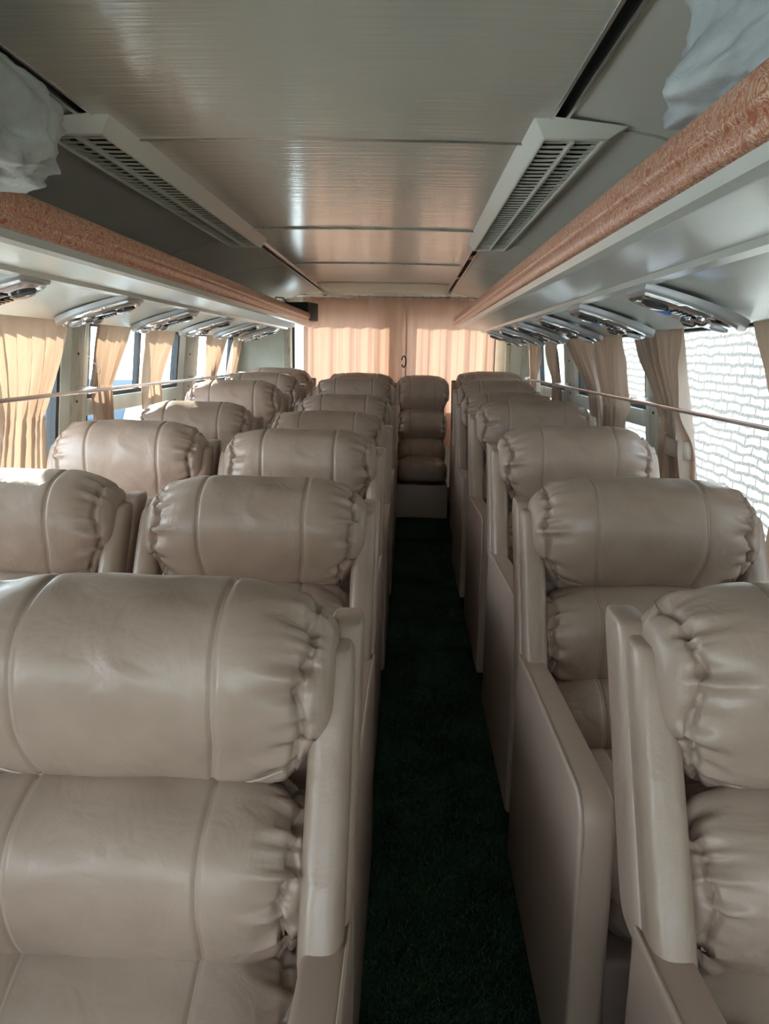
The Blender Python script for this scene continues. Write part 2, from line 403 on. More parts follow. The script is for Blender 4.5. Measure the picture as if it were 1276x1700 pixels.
# ---------------------------------------------------------------- luggage racks
def rack(s):
    e = empty('luggage_rack', (XC+s*.9, 2.3, Z(.2)))
    tag(e, 'long overhead luggage rack with orange marbled edge on the %s side' % ('left' if s < 0 else 'right'), 'luggage rack')
    ya, yb = Y0-.2, 6.12
    def bl(poly, name, m, par, a=ya, b=yb, bev=0):
        mb = MB(); mb.prism([(XC+s*p[0]-e.location.x, Z(p[1])-e.location.z) for p in poly], a-e.location.y, b-e.location.y, 'y')
        return mb.build(name, m, par, bevel=bev, sharp=32)
    # fascia: two facets with a soft ridge between them
    bl([(0.538, 0.286), (0.545, 0.288), (0.570, 0.286), (0.572, 0.223), (0.560, 0.217), (0.549, 0.220), (0.543, 0.228), (0.541, 0.245), (0.536, 0.250), (0.534, 0.256), (0.535, 0.278)], 'fascia', FASCIA, e)
    bl([(0.556, 0.2175), (0.563, 0.202), (0.578, 0.196), (0.60, 0.204), (0.745, 0.190), (0.752, 0.178), (0.778, 0.174), (0.79, 0.182), (0.90, 0.150), (1.045, 0.100), (1.215, 0.112), (1.215, 0.18), (1.0, 0.225), (0.5725, 0.232), (0.5725, 0.2235)], 'shelf', RACKW, e, bev=0)
    bl([(0.540, 0.2862), (0.546, 0.2905), (0.566, 0.2905), (0.571, 0.2862)], 'top_edge', VENTW, e)
    return e
RACK_L = rack(-1); RACK_R = rack(1)

# ---------------------------------------------------------------- air ducts
def duct(s):
    xm = XC+s*0.533
    e = empty('air_vent', (xm, 2.55, Z(CZ))); tag(e, 'long cream air duct with slatted grey grille on the %s of the ceiling' % ('left' if s < 0 else 'right'), 'air vent')
    ya, yb = -0.80, 1.05; h = -0.042
    # hollow tapered housing: outer shell and inner rim
    top = [(-.088, ya), (.115, ya), (.115, yb), (-.088, yb)]; bot = [(-.060, ya+.015), (.078, ya+.015), (.078, yb-.02), (-.060, yb-.02)]
    inn = [(-.052, ya+.035), (.070, ya+.035), (.070, yb-.035), (-.052, yb-.035)]
    V = [(s*x, y, 0.002) for x, y in top]+[(s*x, y, h) for x, y in bot]+[(s*x, y, h) for x, y in inn]+[(s*x, y, h+.02) for x, y in inn]+[(s*x, y, 0.002) for x, y in inn]
    V = [(x, y, z-(.022 if (x*s > .09) else 0)) for x, y, z in V]
    F = []
    for lv in range(4):
        for k in range(4): F.append((lv*4+k, lv*4+(k+1) % 4, (lv+1)*4+(k+1) % 4, (lv+1)*4+k))
    mb = MB(); mb.add(V, F); mb.build('housing', VENTW, e, bevel=.003)
    m = MB(); m.box(min(s*-.052, s*.07), max(s*-.052, s*.07), ya+.05, yb-.04, h+.024, h+.028); m.build('duct_dark_backing', BLACK, e)  # black backing sheet stands in for the shaded depth behind the slats
    g = MB(); n = 44; L_ = yb-ya-.085
    for half in (0, 1):
        for i in range(n):
            y = ya+.048+L_*(i+.5)/n
            x0, x1 = ((-.051, .007), (.011, .069))[half]
            x0, x1 = sorted((s*x0, s*x1))
            k = 5
            Vv = []; Ff = []
            for j in range(k+1):
                x = x0+(x1-x0)*j/k; wv = 0.003*math.sin(j/k*PI)+0.0012*math.sin(i*1.7+j)
                for (dy, dz) in ((-.008, .000), (-.008, .0018), (.008, .0018), (.008, .000)): Vv.append((x, y+dy+wv, h+.006+dz))
            for j in range(k):
                for q in range(4): Ff.append((j*4+q, j*4+(q+1) % 4, (j+1)*4+(q+1) % 4, (j+1)*4+q))
            g.add(Vv, Ff)
    g.build('grille', VENTG, e, smooth=False)
    m = MB(); xa, xb = sorted((s*.006, s*.012)); m.box(xa, xb, ya+.045, yb-.035, h-.001, h+.012); m.build('grille_rib', VENTW, e)
    return e
duct(-1); duct(1)

# ---------------------------------------------------------------- reading lights
def reading_light():
    e = empty('reading_light')
    # local x: 0 inner square end -> .30 outer rounded tip ; y width ; z down from rack surface
    out = []
    n = 14
    def hw(x):
        t = x/.30; return 0.070+0.022*math.sin(PI*min(t*1.1, 1)) if t < .45 else (0.0915)*math.sqrt(max(0, 1-((t-.45)/.55)**2.4))
    xs = [0.30*(1-(1-i/n)**1.0) for i in range(n+1)]
    up = [(x, hw(x)) for x in xs]; poly = up+[(x, -y) for x, y in reversed(up[:-1])]
    k = len(poly); V = []; F = []
    lv = [(1.0, 0.0), (1.0, -.014), (.985, -.018), (.96, -.020)]
    for sc, z in lv:
        for x, y in poly: V.append((.14+(x-.14)*sc, y*sc, z))
    for a in range(len(lv)-1):
        for j in range(k): F.append((a*k+j, a*k+(j+1) % k, (a+1)*k+(j+1) % k, (a+1)*k+j))
    F.append(tuple(range(k))); F.append(tuple((len(lv)-1)*k+j for j in range(k)))
    mk('housing', V, F, SILVER, e, sharp=45)
    V = []; F = []
    for sc, z in ((.90, -.0195), (.90, -.027), (.84, -.032)):
        for x, y in poly: V.append((.135+(x-.14)*sc, y*sc*.9, z))
    for a in range(2):
        for j in range(k): F.append((a*k+j, a*k+(j+1) % k, (a+1)*k+(j+1) % k, (a+1)*k+j))
    F.append(tuple(2*k+j for j in range(k))); F.append(tuple(range(k)))
    mk('face_plate', V, F, CHROME, e, sharp=45)
    def puck(name, x, y, r, h, m, par=e, n=18, z0=-.032):
        mb = MB(); c = (x, y, z0)
        mb.tube([(x, y, z0+.003), (x, y, z0-h*.6), (x, y, z0-h)], [r, r, r*.72], n); return mb.build(name, m, par)
    for yy in (-.032, .032):
        p = puck('air_nozzle', .17, yy, .024, .012, CHROME); puck('nozzle_slot', .17, yy, .014, .004, RUBBER, p, z0=-.042)
    puck('lamp_lens', .235, 0, .022, .008, LENS)
    puck('speaker_grille', .055, -.02, .034, .010, SMOKE)
    mb = MB(); mb.box(.075, .115, .012, .045, -.0375, -.031); mb.build('call_button', SMOKE, e, bevel=.003)
    mb = MB()
    for i in range(4): mb.box(.10+i*.012, .106+i*.012, -.045, -.01, -.037, -.031)
    mb.build('ribbed_insert', SMOKE, e)
    return e
rl0 = reading_light()
SLOPE = math.atan2(0.082, 0.255)
names = ['nearest the camera', 'second from the camera', 'third from the camera', 'fourth from the camera', 'fifth from the camera', 'farthest, by the rear corner']
first = True
LIGHTS = {}
for s in (-1, 1):
    for k in range(6):
        o = rl0 if first else copy_tree(rl0); first = False
        y = 2.02+.74*k
        sx = XC+s*0.765
        # +x local points outward; left ones turn 180 deg
        zz = Z(0.188 if s < 0 else .181)
        o.location = (sx, y, zz); o.scale = (1, 1.22, 1)
        o.rotation_euler = (0, SLOPE, 0) if s > 0 else (0, SLOPE, PI)
        jig = [0, 1.5, -1, 2, -2, 1][k]; o.rotation_euler.z += R(jig)
        tag(o, 'chrome and grey reading light pod under the %s luggage rack, %s' % ('left' if s < 0 else 'right', names[k]), 'reading light', 'reading lights under the luggage racks')
        LIGHTS[(s, k)] = o
        if s > 0 and k < 2:
            for c in COL.objects:
                if c.parent == o and c.name.startswith('call_button'):
                    c.material_slots[0].link = 'OBJECT'; c.material_slots[0].material = BLUE; c['label'] = 'blue label on the pod'
def dangle(name, pts, label):
    mb = MB(); mb.tube(pts, 0.0016, 5); tag(mb.build(name, WIRE), label, 'wire')
dangle('loose_wire', [(-1.13, 2.74, Z(.09)), (-1.145, 2.75, Z(.04)), (-1.15, 2.76, Z(-.01)), (-1.125, 2.76, Z(-.045)), (-1.095, 2.75, Z(-.07)), (-1.10, 2.75, Z(-.085)), (-1.115, 2.75, Z(-.075))], 'thin loose wire dangling from the second reading light on the left')
dangle('loose_wire', [(-1.33+.02*math.cos(t), 5.06, Z(.02)+.05*math.sin(t)) for t in np.linspace(0, 2*PI, 16)], 'thin looped wire hanging at the far left window post')
dangle('loose_wire', [(.86, 3.7, Z(.09)), (.855, 3.68, Z(.06)), (.84, 3.66, Z(.035)), (.835, 3.65, Z(.01))], 'frayed pale thread hanging from a right reading light')

# ---------------------------------------------------------------- rails along the windows
for s in (-1, 1):
    e = empty('safety_rail', (XC+s*1.15, 0, Z(-.173))); tag(e, 'thin metal rail running across the windows on the %s' % ('left' if s < 0 else 'right'), 'rail')
    mb = MB(); mb.prism([(-.005, -.008), (.005, -.008), (.005, .008), (-.005, .008)], -1.2, 6.5); mb.build('bar', ALU, e, bevel=.003)
    for y in (1.1, 3.35, 5.09, 6.48):
        m = MB(); m.box(min(0, s*.105), max(0, s*.105), y-.012, y+.012, -.014, .014); m.build('bracket', ALU, e, bevel=.003)

# ---------------------------------------------------------------- curtains
def curtain(name, s, top, waist, bottom, zt, zw, zb, seed, label, m=CURT, tie=None, a_off=0.045, folds=6, amp=.022, tuck=0, group=None):
    rnd = random.Random(seed); nu, nv = 76, 60
    ph = [rnd.uniform(0, 6.28) for _ in range(5)]
    V = []; F = []
    for j in range(nv+1):
        t = j/nv; z = zt+(zb-zt)*t
        if z > zw: q = (zt-z)/(zt-zw); e = q**1.5*(1.6-.6*q) if tuck == 0 else q**1.1; A, B = top, waist
        else: q = (zw-z)/(zw-zb+1e-6); e = q**.8; A, B = waist, bottom
        y0 = A[0]+(B[0]-A[0])*e; y1 = A[1]+(B[1]-A[1])*e
        wd = abs(y1-y0); full = abs(top[1]-top[0])
        am = amp*(1+1.0*(1-min(1, wd/full)))*(0.6+.4*min(1, t*5))
        for i in range(nu+1):
            u = i/nu; uu = u+0.018*math.sin(9*t+ph[3])
            d = math.sin(2*PI*folds*uu+ph[0]+.6*math.sin(3*t+ph[4]))*.62+.30*math.sin(2*PI*folds*2.3*uu+ph[1]+2*t)+.25*math.sin(2*PI*1.4*uu+ph[2])
            y = y0+(y1-y0)*u+ .006*math.sin(2*PI*folds*u*1.0+ph[1])
            zz = z
            if j == nv: zz += 0.006*math.sin(u*17+ph[2])
            V.append((XC+s*(wall_a(z)-a_off+d*am*.75-.010), y, Z(zz)))
    for j in range(nv):
        for i in range(nu):
            k = j*(nu+1)+i; F.append((k, k+1, k+nu+2, k+nu+1))
    c = V[len(V)//2]; off = Vector(c)
    V = [tuple(Vector(v)-off) for v in V]
    o = mk(name, V, F, m, loc=off, sharp=0); tag(o, label, 'curtain', group)
    if tie:
        zc = tie; y0, y1 = sorted((waist[0], waist[1])); xm = XC+s*(wall_a(zc)-a_off-.01)
        pts = []; mb = MB(); n = 28; W_ = (y1-y0)/2+.006
        Vt = []; Ft = []
        for zz in (-.032, 0, .032):
            for i in range(n):
                a = 2*PI*i/n; Vt.append((xm+.040*math.cos(a)-off.x, (y0+y1)/2+W_*math.sin(a)-off.y, Z(zc)+zz-off.z+.004*math.sin(a)))
        for lv in range(2):
            for i in range(n): Ft.append((lv*n+i, lv*n+(i+1) % n, (lv+1)*n+(i+1) % n, (lv+1)*n+i))
        t_ = mk('curtain_tie', Vt, Ft, TIE, o)
        md = t_.modifiers.new('s', 'SOLIDIFY'); md.thickness = .003
    return o
# left side (rail height is about -.17)
curtain('window_curtain', -1, (2.42, 3.17), (2.56, 2.93), (2.50, 3.00), .14, -.25, -.66, 1, 'wide tan curtain glowing in the sun at the nearest left window', folds=7, amp=.024)
curtain('window_curtain', -1, (3.43, 3.86), (3.40, 3.59), (3.52, 3.66), .14, -.165, -.44, 2, 'narrow tan curtain tucked behind the rail just past the first left post', folds=4)
curtain('window_curtain', -1, (4.08, 4.58), (4.06, 4.30), (4.10, 4.36), .14, -.17, -.31, 3, 'short tan curtain tucked behind the rail in the middle of the second left window', folds=3)
curtain('window_curtain', -1, (5.30, 5.93), (5.40, 5.60), (5.38, 5.62), .14, -.15, -.36, 4, 'small tan curtain pinched in at the rearmost left window, nearer of the pair', folds=4)
curtain('window_curtain', -1, (6.05, 6.50), (6.00, 6.15), (5.96, 6.14), .14, -.16, -.36, 5, 'small tan curtain against the left rear corner panel', folds=3)
# right side
curtain('window_curtain', 1, (2.83, 3.42), (2.775, 2.98), (2.72, 3.06), .14, -.22, -.60, 6, 'large tan curtain gathered with a cream tie at the nearest right window', tie=-.315, folds=6, amp=.036)
curtain('window_curtain', 1, (3.66, 4.20), (3.60, 3.90), (3.66, 3.92), .14, -.22, -.42, 7, 'brown curtain hanging at the near end of the second right window', folds=5, amp=.034)
curtain('window_curtain', 1, (4.30, 5.00), (4.02, 4.24), (4.02, 4.26), .14, -.20, -.42, 8, 'brown curtain drooping at the far end of the second right window', folds=4, amp=.034)
curtain('window_curtain', 1, (5.22, 5.66), (5.20, 5.42), (5.20, 5.46), .14, -.16, -.36, 9, 'grey brown curtain against the second right window post', folds=4)
curtain('window_curtain', 1, (5.72, 6.48), (5.95, 6.35), (5.98, 6.36), .14, -.12, -.36, 10, 'reddish brown curtain at the rearmost right window', folds=4)
curtain('window_curtain', 1, (1.5, 2.29), (1.75, 2.10), (1.7, 2.24), .14, -.25, -.68, 11, 'tan curtain at the right edge of the view beside the brick wall', folds=5)
# rear curtains
def rear_curtain(x0, x1, seed, label, folds):
    rnd = random.Random(seed); nu, nv = 150, 40; ph = [rnd.uniform(0, 6.28) for _ in range(6)]
    zt, zb = .455, -.75; V = []; F = []
    for j in range(nv+1):
        t = j/nv; z = zt+(zb-zt)*t
        for i in range(nu+1):
            u = i/nu
            x = x0+(x1-x0)*u
            d = .011*math.sin(2*PI*folds*.7*u+ph[0]+.8*math.sin(2.2*t+ph[1]))+.005*math.sin(2*PI*folds*1.6*u+ph[2]+t)+.0012*math.sin(2*PI*folds*4.1*u+ph[3])
            d *= (.55+.9*t)
            scal = 0.010*abs(math.sin(PI*folds*1.5*u)) if j == 0 else 0
            V.append((x+.004*math.sin(2*PI*folds*u), 6.53+d, Z(z)-scal))
    for j in range(nv):
        for i in range(nu):
            k = j*(nu+1)+i; F.append((k, k+1, k+nu+2, k+nu+1))
    off = Vector(((x0+x1)/2, 6.515, Z(0))); V = [tuple(Vector(v)-off) for v in V]
    o = mk('rear_curtain', V, F, CURTR, loc=off, sharp=0); tag(o, label, 'curtain')
    # stitched heading strip
    V2 = []; F2 = []
    for j in range(3):
        for i in range(nu+1):
            a = V[i]; V2.append((a[0], a[1]-.005, a[2]+.004-.014*j))
    for j in range(2):
        for i in range(nu): k = j*(nu+1)+i; F2.append((k, k+1, k+nu+2, k+nu+1))
    mk('heading_tape', V2, F2, CURTR, o, sharp=0)
    return o
rear_curtain(-.885, -.02, 3, 'left peach curtain hanging backlit over the rear window', 7)
rear_curtain(-.035, .700, 5, 'right peach curtain hanging backlit over the rear window', 6)
e = empty('curtain_rod', (-.1, 6.50, Z(.462))); tag(e, 'thin curtain rod along the top of the rear wall', 'curtain rod')
mb = MB(); mb.tube([(-.95, 0, 0), (.95, 0, 0)], .008, 8); mb.build('rod', ALU, e)
for i in range(22):
    x = -.76+i*.0735; m = MB(); m.tube([(x+.012*math.cos(a), 0, .0+.012*math.sin(a)) for a in np.linspace(0, 2*PI, 9)], .002, 4, cap=False); m.build('curtain_hook', ALU, e)
mb = MB(); mb.tube([(-.045+.018*math.cos(a), 6.47, Z(-.055)+.045*math.sin(a)) for a in np.linspace(-2.6, 2.9, 16)], .006, 6)
tag(mb.build('window_latch', RUBBER), 'small dark ring latch hanging at the join of the rear curtains', 'latch')

# ---------------------------------------------------------------- seats
class Cushion:
    """Stuffed leather roll: x across, section in (y,z), ends gathered into pleats."""
    def __init__(s, hw, hd, hh, cy, cz, tilt, seed, ex=2.5, narrow=.12, pleat=.009, groove=.86, flat=.35, seams=(-.46, .46), hem=None, lump=.006, top_bias=0):
        s.__dict__.update(locals()); r = random.Random(seed)
        s.ph = [[(r.randint(10, 14), r.uniform(0, 6.28), r.uniform(.5, 1)), (r.randint(17, 23), r.uniform(0, 6.28), r.uniform(.6, 1)), (r.randint(29, 37), r.uniform(0, 6.28), r.uniform(.3, .6))] for _ in range(2)]
        s.off = Vector((r.uniform(0, 50), r.uniform(0, 50), r.uniform(0, 50)))
        s.gp = [r.uniform(0, 6.28) for _ in range(4)]
    def pt(s, t, v, out=0.0):
        side = 0 if t < 0 else 1; at = abs(t)
        c, sn = math.cos(v), math.sin(v)
        e = 2/s.ex
        y = math.copysign(abs(c)**e, c)*s.hd; z = math.copysign(abs(sn)**e, sn)*s.hh
        g0 = s.groove+.022*math.sin(3*v+s.gp[side])+.012*math.sin(7*v+s.gp[2+side])
        kt = max(0, 1-min(1, at)**4.6)**.42; kb = max(0, 1-min(1, at)**7)**.36
        mxk = .5+.5*sn
        k = .40+.60*(kb+(kt-kb)*mxk)
        groove = math.exp(-((at-g0)/.020)**2)
        pl = 0
        for n, p, a in s.ph[side]:
            vv = v+.10*(at-g0)*n/10
            w_ = 1-2*abs(math.sin(n*vv/2+p)); pl += a*(w_)
        wdt = .12 if at < g0 else .05
        env = math.exp(-((at-g0)/wdt)**2)*(1 if at < g0 else .9)
        d = s.pleat*(pl*env*.8) - .85*s.pleat*groove*1.3
        P0 = Vector((t*s.hw, y, z))
        nz = noise.noise(Vector((t*2.2, y*9, z*9))+s.off); d += s.lump*nz*(1-.4*at)
        nz2 = noise.noise(Vector((t*4.5, y*16, z*16))+s.off*1.7); d += s.lump*.35*nz2
        for sm in s.seams: d -= .0045*math.exp(-((t-sm)/.018)**2)
        if s.hem: d -= .004*math.exp(-((v-s.hem)/.05)**2)*sstep(.9, .8, at)
        nrm = Vector((0, y/s.hd**2, z/s.hh**2)); nrm.normalize()
        low = sstep(.2, -1, z/s.hh)
        x = t*s.hw*(1-s.narrow*low)
        x += (0.006*pl*groove*(1 if t > 0 else -1))
        y = y*k+nrm.y*(d+out); z = z*k+nrm.z*(d+out)
        # ends sag
        z -= .010*sstep(.5, 1, at)*(1 if sn > 0 else -.6)
        ct, st = math.cos(s.tilt), math.sin(s.tilt)
        return Vector((x, s.cy+y*ct-z*st*-1, s.cz+z*ct-y*st))
    def build(s, name, parent, nv=120, pr=.0026, piping=True):
        ts = set(np.round(np.linspace(-1, 1, 61), 4))
        for sm in s.seams:
            for d in (-.03, -.02, -.01, 0, .01, .02, .03): ts.add(round(sm+d, 4))
        for g in (-1, 1):
            for d in np.linspace(-.09, .135, 16): ts.add(round(g*(s.groove+d), 4))
            for d in (.985, .97, .955, .94): ts.add(g*d)
        ts = sorted(t for t in ts if -1 <= t <= 1); V = []; F = []
        for t in ts:
            for j in range(nv): V.append(s.pt(t, 2*PI*j/nv))
        n = len(ts)
        for i in range(n-1):
            for j in range(nv): F.append((i*nv+j, i*nv+(j+1) % nv, (i+1)*nv+(j+1) % nv, (i+1)*nv+j))
        for i in (0, n-1):
            c = Vector((0, 0, 0))
            for j in range(nv): c += V[i*nv+j]
            c /= nv; c.x += (-.004 if i == 0 else .004); V.append(c)
            for j in range(nv): F.append((i*nv+j, i*nv+(j+1) % nv, len(V)-1))
        o = mk(name, V, F, LEATHER, parent, sharp=0)
        if piping:
            for sm in s.seams:
                mb = MB()
                # front faces: angle PI/2 (top) .. PI (front) .. 3PI/2 (bottom)
                pts = [s.pt(sm, a, -.0005) for a in np.linspace(PI*.42, PI*1.45, 40)]
                mb.tube(pts, pr, 5); mb.build('piping', THREAD, o)
            if s.hem:
                mb = MB(); pts = [s.pt(t, s.hem, 0.0008) for t in np.linspace(-.84, .84, 50)]
                mb.tube(pts, pr*.8, 5); mb.build('piping', THREAD, o)
        return o

def rounded_slab(name, parent, x0, x1, prof, m, r=.016, seg=3, bulge=0):
    """prof: (y,z) polygon swept across x, bevelled."""
    mb = MB(); mb.prism(prof, x0, x1, 'x'); return mb.build(name, m, parent, bevel=r, seg=seg, sharp=50)

def wing(parent, s, zs=1.0):
    # padded side wing: bolster in front, flatter backing behind; leans back with the backrest
    def slab(name, xa, xb, ya, yb, z0, z1, par, ez=.25, ex=.6, puff=0):
        nu, nv = 26, 26; V = []; F = []
        cx, cy, cz = (xa+xb)/2, (ya+yb)/2, (z0+z1)/2; a, b, c = (xb-xa)/2, (yb-ya)/2, (z1-z0)/2
        def sg(w_, e): return math.copysign(abs(w_)**e, w_)
        for i in range(nu+1):
            th = -PI/2+PI*i/nu
            for j in range(nv):
                ph = 2*PI*j/nv
                x = a*sg(math.cos(th), ez)*sg(math.cos(ph), ex); y = b*sg(math.cos(th), ez)*sg(math.sin(ph), ex); z = c*sg(math.sin(th), ez)
                zz = cz+z; lean = (zz-.65)*.55
                V.append((s*(cx+x), cy+y+lean, zz))
        for i in range(nu):
            for j in range(nv): F.append((i*nv+j, i*nv+(j+1) % nv, (i+1)*nv+(j+1) % nv, (i+1)*nv+j))
        return mk(name, V, F, LEATHER, par, sharp=60)
    w_ = slab('side_wing', .230, .286, -.130, -.045, .465, .812, parent, .24, .75)
    b_ = slab('wing_backing', .244, .293, -.075, .020, .478, .825, w_, .16, .5)
    mb = MB(); mb.tube([(s*.2905, -.048+(z-.65)*.55, z) for z in np.linspace(.50, .815, 20)], .0022, 5); mb.build('piping', THREAD, w_)
    return w_
def arm_panel(parent, s, zlow=0.0):
    pr = [(-.14, zlow), (-.14, .505), (-.30, .520)]
    # rounded front bend
    cx, cz, r = -.755, .492, .050
    for k in range(0, 9):
        a = R(95+k*(88/8)); pr.append((cx+r*math.cos(a), cz+r*math.sin(a)))
    pr.append((-.820, zlow))
    o = rounded_slab('armrest_panel', parent, *sorted((s*.238, s*.294)), pr, PANEL, .010, 3)
    path = [(-.145, .507), (-.30, .5215)]+[(cx+(r+.001)*math.cos(R(95+k*11)), cz+(r+.001)*math.sin(R(95+k*11))) for k in range(9)]+[(-.821, zlow+.02)]
    mb = MB(); mb.tube([(s*.2905, y, z-.002) for y, z in path], .0028, 5); mb.build('piping', THREAD, o)
    return o
def make_seat(seed, W=.265, arms=True, nv=120):
    e = empty('recliner_seat')
    k = W/.265
    Cushion(W, .120, .139, 0.0, .751, R(-16), seed, ex=2.35, narrow=.16, pleat=.010, groove=.865, seams=(-.46, .46), hem=PI*1.17).build('headrest_cushion', e, nv)
    Cushion(.245*k, .105, .124, -.080, .530, R(-20), seed+1, ex=2.6, narrow=.06, pleat=.010, groove=.88, seams=(-.47, .47)).build('lumbar_cushion', e, nv)
    Cushion(.235*k, .110, .100, -.150, .360, R(-24), seed+2, ex=2.6, narrow=.02, pleat=.007, groove=.90, seams=(-.47, .47)).build('lower_back_cushion', e, nv)
    c = Cushion(.230*k, .275, .070, -.475, .285, R(2), seed+3, ex=4.5, narrow=0, pleat=.004, groove=.93, seams=(-.47, .47), lump=.008); c.build('seat_cushion', e, 100)
    # front base / footrest board and shell behind
    rounded_slab('base', e, -.232*k, .232*k, [(-.10, .0), (-.10, .215), (-.73, .215), (-.745, .0)], PANEL, .012)
    rounded_slab('backrest_shell', e, -.225*k, .225*k, [(-.01, .02), (-.05, .20), (.025, .60), (.075, .80), (.115, .80), (.075, .50), (.05, .02)], PANEL, .012)
    if arms:
        for s in (-1, 1): wing(e, s); arm_panel(e, s)
    return e
KINDS = [make_seat(11), make_seat(37), make_seat(71)]
CENTRE = make_seat(90, W=.205, arms=False)
used = set()
rowY = {1: .965, 2: 1.83, 3: 2.67, 4: 3.53, 5: 4.37, 6: 5.20, 7: 6.05}
rowZ = {1: 1.19, 2: 1.19, 3: 1.19, 4: 1.165, 5: 1.14, 6: 1.12, 7: 1.12}
rank = {1: 'nearest', 2: 'second', 3: 'third', 4: 'fourth', 5: 'fifth', 6: 'sixth', 7: 'rearmost'}
SE = []
for r_, x, top in ((1, -.347, -.300), (2, -.357, -.300), (3, -.368, -.262), (4, -.361, -.262), (5, -.357, -.228), (6, -.357, -.156), (7, -.37, -.148)): SE.append((r_, x, top, 'A'))
for r_, x, top in ((2, -.955, -.292), (3, -.965, -.246), (4, -.970, -.230), (5, -.975, -.158), (6, -.985, -.137), (7, -1.02, -.120)): SE.append((r_, x, top, 'W'))
for r_, x, top in ((1, .580, -.283), (2, .560, -.284), (3, .575, -.234), (4, .571, -.195), (5, .560, -.200), (6, .590, -.160), (7, .625, -.118)): SE.append((r_, x, top, 'R'))
rnd = random.Random(5)
for i, (r_, x, top, c) in enumerate(SE):
    proto = KINDS[(r_+{'A': 0, 'W': 1, 'R': 2}[c]) % 3]
    if proto.name in used: o = copy_tree(proto)
    else: used.add(proto.name); KIDS[proto.name] = children(proto); o = proto
    o.location = (x, rowY[r_], -rowZ[r_]+CH); hz = (rowZ[r_]+top)/.887
    o.scale = (1, 1, hz)
    if c == 'A' and r_ < 7: lab = '%s taupe leather recliner in the column just left of the green aisle'
    elif c == 'A': lab = '%s taupe leather recliner just left of the aisle, before the peach curtain'
    elif c == 'W': lab = '%s of the taupe leather recliners along the left windows'
    else: lab = '%s taupe leather recliner on the right side of the green aisle'
    q = rank[r_]
    if c == 'W': q = {2: 'nearest, sunlit,', 3: 'second', 4: 'third', 5: 'fourth', 6: 'fifth', 7: 'rearmost'}[r_]
    tag(o, lab % q, 'seat', 'recliner seats in rows')
    KINDMAP = None
CENTRE.location = (.108, 6.02, -1.12+CH); CENTRE.scale = (1, 1, (1.12-.158)/.887)
tag(CENTRE, 'narrow armless leather seat facing the end of the aisle under the peach curtain', 'seat', 'recliner seats in rows')
def fill_board():
    mb = MB(); mb.box(-.13, .33, 5.30, 5.34, floor_z(5.3), floor_z(5.3)+.36)
# ---------------------------------------------------------------- aisle carpet pile
def pile():
    rs = np.random.RandomState(3); n = 90000
    x = rs.uniform(-.12, .34, n); y = .9+(5.5-.9)*rs.uniform(0, 1, n)**1.25
    fz = np.array([floor_z(v) for v in y]); h = rs.uniform(.005, .011, n); a = rs.uniform(0, 2*PI, n); w_ = .0009
    lx = rs.normal(0, .004, n); ly = rs.normal(0, .004, n)
    V = np.zeros((n, 3, 3)); V[:, 0] = np.c_[x-w_*np.cos(a), y-w_*np.sin(a), fz]; V[:, 1] = np.c_[x+w_*np.cos(a), y+w_*np.sin(a), fz]; V[:, 2] = np.c_[x+lx, y+ly, fz+h]
    me = D.meshes.new('carpet_pile'); me.vertices.add(3*n); me.vertices.foreach_set('co', V.ravel()); me.loops.add(3*n); me.loops.foreach_set('vertex_index', np.arange(3*n, dtype=np.int32))
    me.polygons.add(n); me.polygons.foreach_set('loop_start', np.arange(0, 3*n, 3, dtype=np.int32)); me.update(calc_edges=True); me.validate()
    m = mat('green_pile_fibre', (0.028, 0.070, 0.038), 0.6, spec=.3)
    me.materials.append(m); o = D.objects.new('carpet_pile', me); COL.objects.link(o)
    tag(o, 'short dark green grass-like carpet pile covering the aisle floor', 'carpet', kind='stuff')
pile()

# ---------------------------------------------------------------- things on the racks
def crumple(name, dims, loc, seed, m, label, cat, lumps=.16, freq=2.2, sub=5, flat=True, rot=0, pinch=None, zmin=None, over=None):
    bm = bmesh.new(); bmesh.ops.create_icosphere(bm, subdivisions=sub, radius=1)
    of = Vector((seed*3.7, seed*1.3, seed*2.1))
    for v in bm.verts:
        p = v.co.copy(); k = 1+lumps*noise.noise(p*freq+of)*1.4+lumps*.5*noise.noise(p*freq*2.4+of)+lumps*.75*(.3-abs(noise.noise(p*freq*2.6+of*2)))+lumps*.28*(.3-abs(noise.noise(p*freq*6+of*2)))
        e = .72
        q = Vector((math.copysign(abs(p.x)**e, p.x), math.copysign(abs(p.y)**e, p.y), math.copysign(abs(p.z)**e, p.z)))*k
        if pinch: q = pinch(q)
        v.co = Vector((q.x*dims[0], q.y*dims[1], q.z*dims[2]))
        if flat:
            zz = zmin-loc[2] if zmin else -dims[2]*.92
            if over and (v.co.x+loc[0]-over[0])*over[1] > 0: zz -= .055*min(1, (v.co.x+loc[0]-over[0])*over[1]/.03)
            if v.co.z < zz: v.co.z = zz+(v.co.z-zz)*.06
    me = D.meshes.new(name); bm.to_mesh(me); bm.free()
    o = link(name, me, m, None, True, 0, loc); o.rotation_euler.z = rot
    tag(o, label, cat); return o
crumple('plastic_bag', (.215, .25, .150), (.550, .91, Z(.405)), 2, BAGM, 'large stuffed cloudy plastic bag on the right rack near the camera', 'bag', lumps=.24, freq=1.6, sub=6, zmin=Z(.2915), over=(.330, -1))
def fold(q): return Vector((q.x, q.y, q.z*(1+.25*q.x)))
crumple('plastic_sheet_bundle', (.245, .30, .080), (-.785, 1.08, Z(.330)), 5, BAGL, 'milky plastic sheet bundle hanging over the left rack edge', 'bag', lumps=.13, freq=1.7, sub=6, pinch=fold, zmin=Z(.2915), over=(-.732, 1))
crumple('cloth_bundle', (.06, .12, .035), (.47, 2.78, Z(.268)), 8, GREYB, 'small bluish grey bundle lying on the right rack, halfway back', 'bag', lumps=.35, freq=2.2, sub=4)
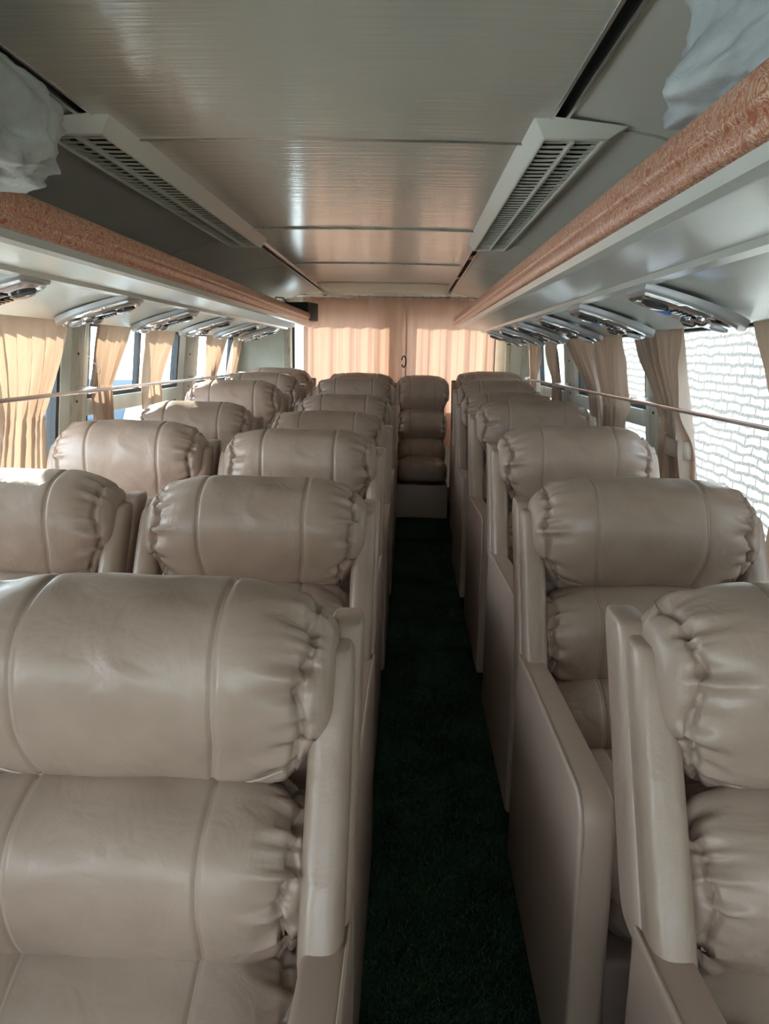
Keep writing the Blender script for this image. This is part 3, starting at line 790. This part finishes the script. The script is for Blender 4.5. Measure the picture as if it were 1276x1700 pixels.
crumple('cloth_bundle', (.045, .08, .03), (.56, 2.35, Z(.266)), 12, NAVY, 'dark navy cloth on the right rack behind the marbled edge', 'cloth', lumps=.4, freq=2.2, sub=4)
# black speaker box at the end of the left rack
e = empty('speaker_box', (-.84, 5.9, Z(.232)), R(-18)); tag(e, 'black box speaker with cable at the rear end of the left rack', 'speaker')
mb = MB(); mb.box(-.10, .13, -.09, .09, 0, .135); mb.build('cabinet', mat('black_plastic', (.02, .02, .022), .45), e, bevel=.012)
mb = MB(); mb.tube([(.02, -.094, .065), (.02, -.088, .065)], [.045, .05], 20); mb.build('cone', RUBBER, e)
mb = MB(); mb.tube([(-.08, 0, .13), (-.12, 0, .17), (-.18, .0, .175), (-.22, .02, .12), (-.21, .03, .03)], .005, 6); mb.build('cable', RUBBER, e)
mb = MB(); mb.box(.46, .60, 5.75, 5.98, Z(.232), Z(.36)); tag(mb.build('box', mat('dark_box', (.03, .035, .03), .6), bevel=.006), 'dark box at the rear end of the right rack', 'box')

# ---------------------------------------------------------------- outside
mb = MB(); mb.box(-30, 30, -20, 30, -1.2, -1.15); structure(mb.build('trim_30', CONC, smooth=False, loc=(0, 0, 0)), 'pale concrete yard outside the bus', 'ground')
mb = MB(); mb.box(0, .25, -6, 14, 0, 4.2); o = mb.build('brick_wall', BRICK, smooth=False, loc=(2.9, 0, -1.15)); tag(o, 'sunlit whitewashed brick wall outside the right windows', 'wall')
mb = MB(); mb.box(-.3, 0, -6, 26, 0, 3.0); o = mb.build('yard_wall', PLASTER, smooth=False, loc=(-9, 0, -1.15)); tag(o, 'pale plastered yard wall far outside the left windows', 'wall')
e = empty('parked_van', (-5.0, 13.0, -1.15)); tag(e, 'pale van parked in the yard outside the left windows', 'van')
rounded_slab('body', e, -.95, .95, [(-2.3, .35), (-2.3, 1.1), (-1.7, 1.25), (-1.1, 2.0), (2.2, 2.05), (2.3, .35)], CARP, .12, 4)
rounded_slab('windscreen', e, -.80, .80, [(-1.75, 1.30), (-1.78, 1.34), (-1.26, 1.90), (-1.22, 1.88)], CARG, .01, 1)
for yy in (-1.4, 1.4):
    for xx in (-.93, .93):
        mb = MB(); mb.tube([(xx-.1, yy, .34), (xx+.1, yy, .34)], .34, 24); mb.build('wheel', RUBBER, e, bevel=.02)
for sx in (-1, 1):
    mb = MB(); mb.box(sx*.955-.006, sx*.955+.006, -1.0, 1.9, 1.28, 1.80); mb.build('side_window', CARG, e)
mb = MB(); mb.tube([(0, 0, 0), (0, 0, .03), (0, 0, .3), (0, 0, .32), (0, 0, .6), (0, 0, .62), (0, 0, .9)], [.28, .30, .29, .31, .29, .31, .28], 28)
o = mb.build('drum', DRUM, loc=(1.85, 6.9, -1.15)); tag(o, 'blue plastic drum beside the brick wall outside', 'drum')
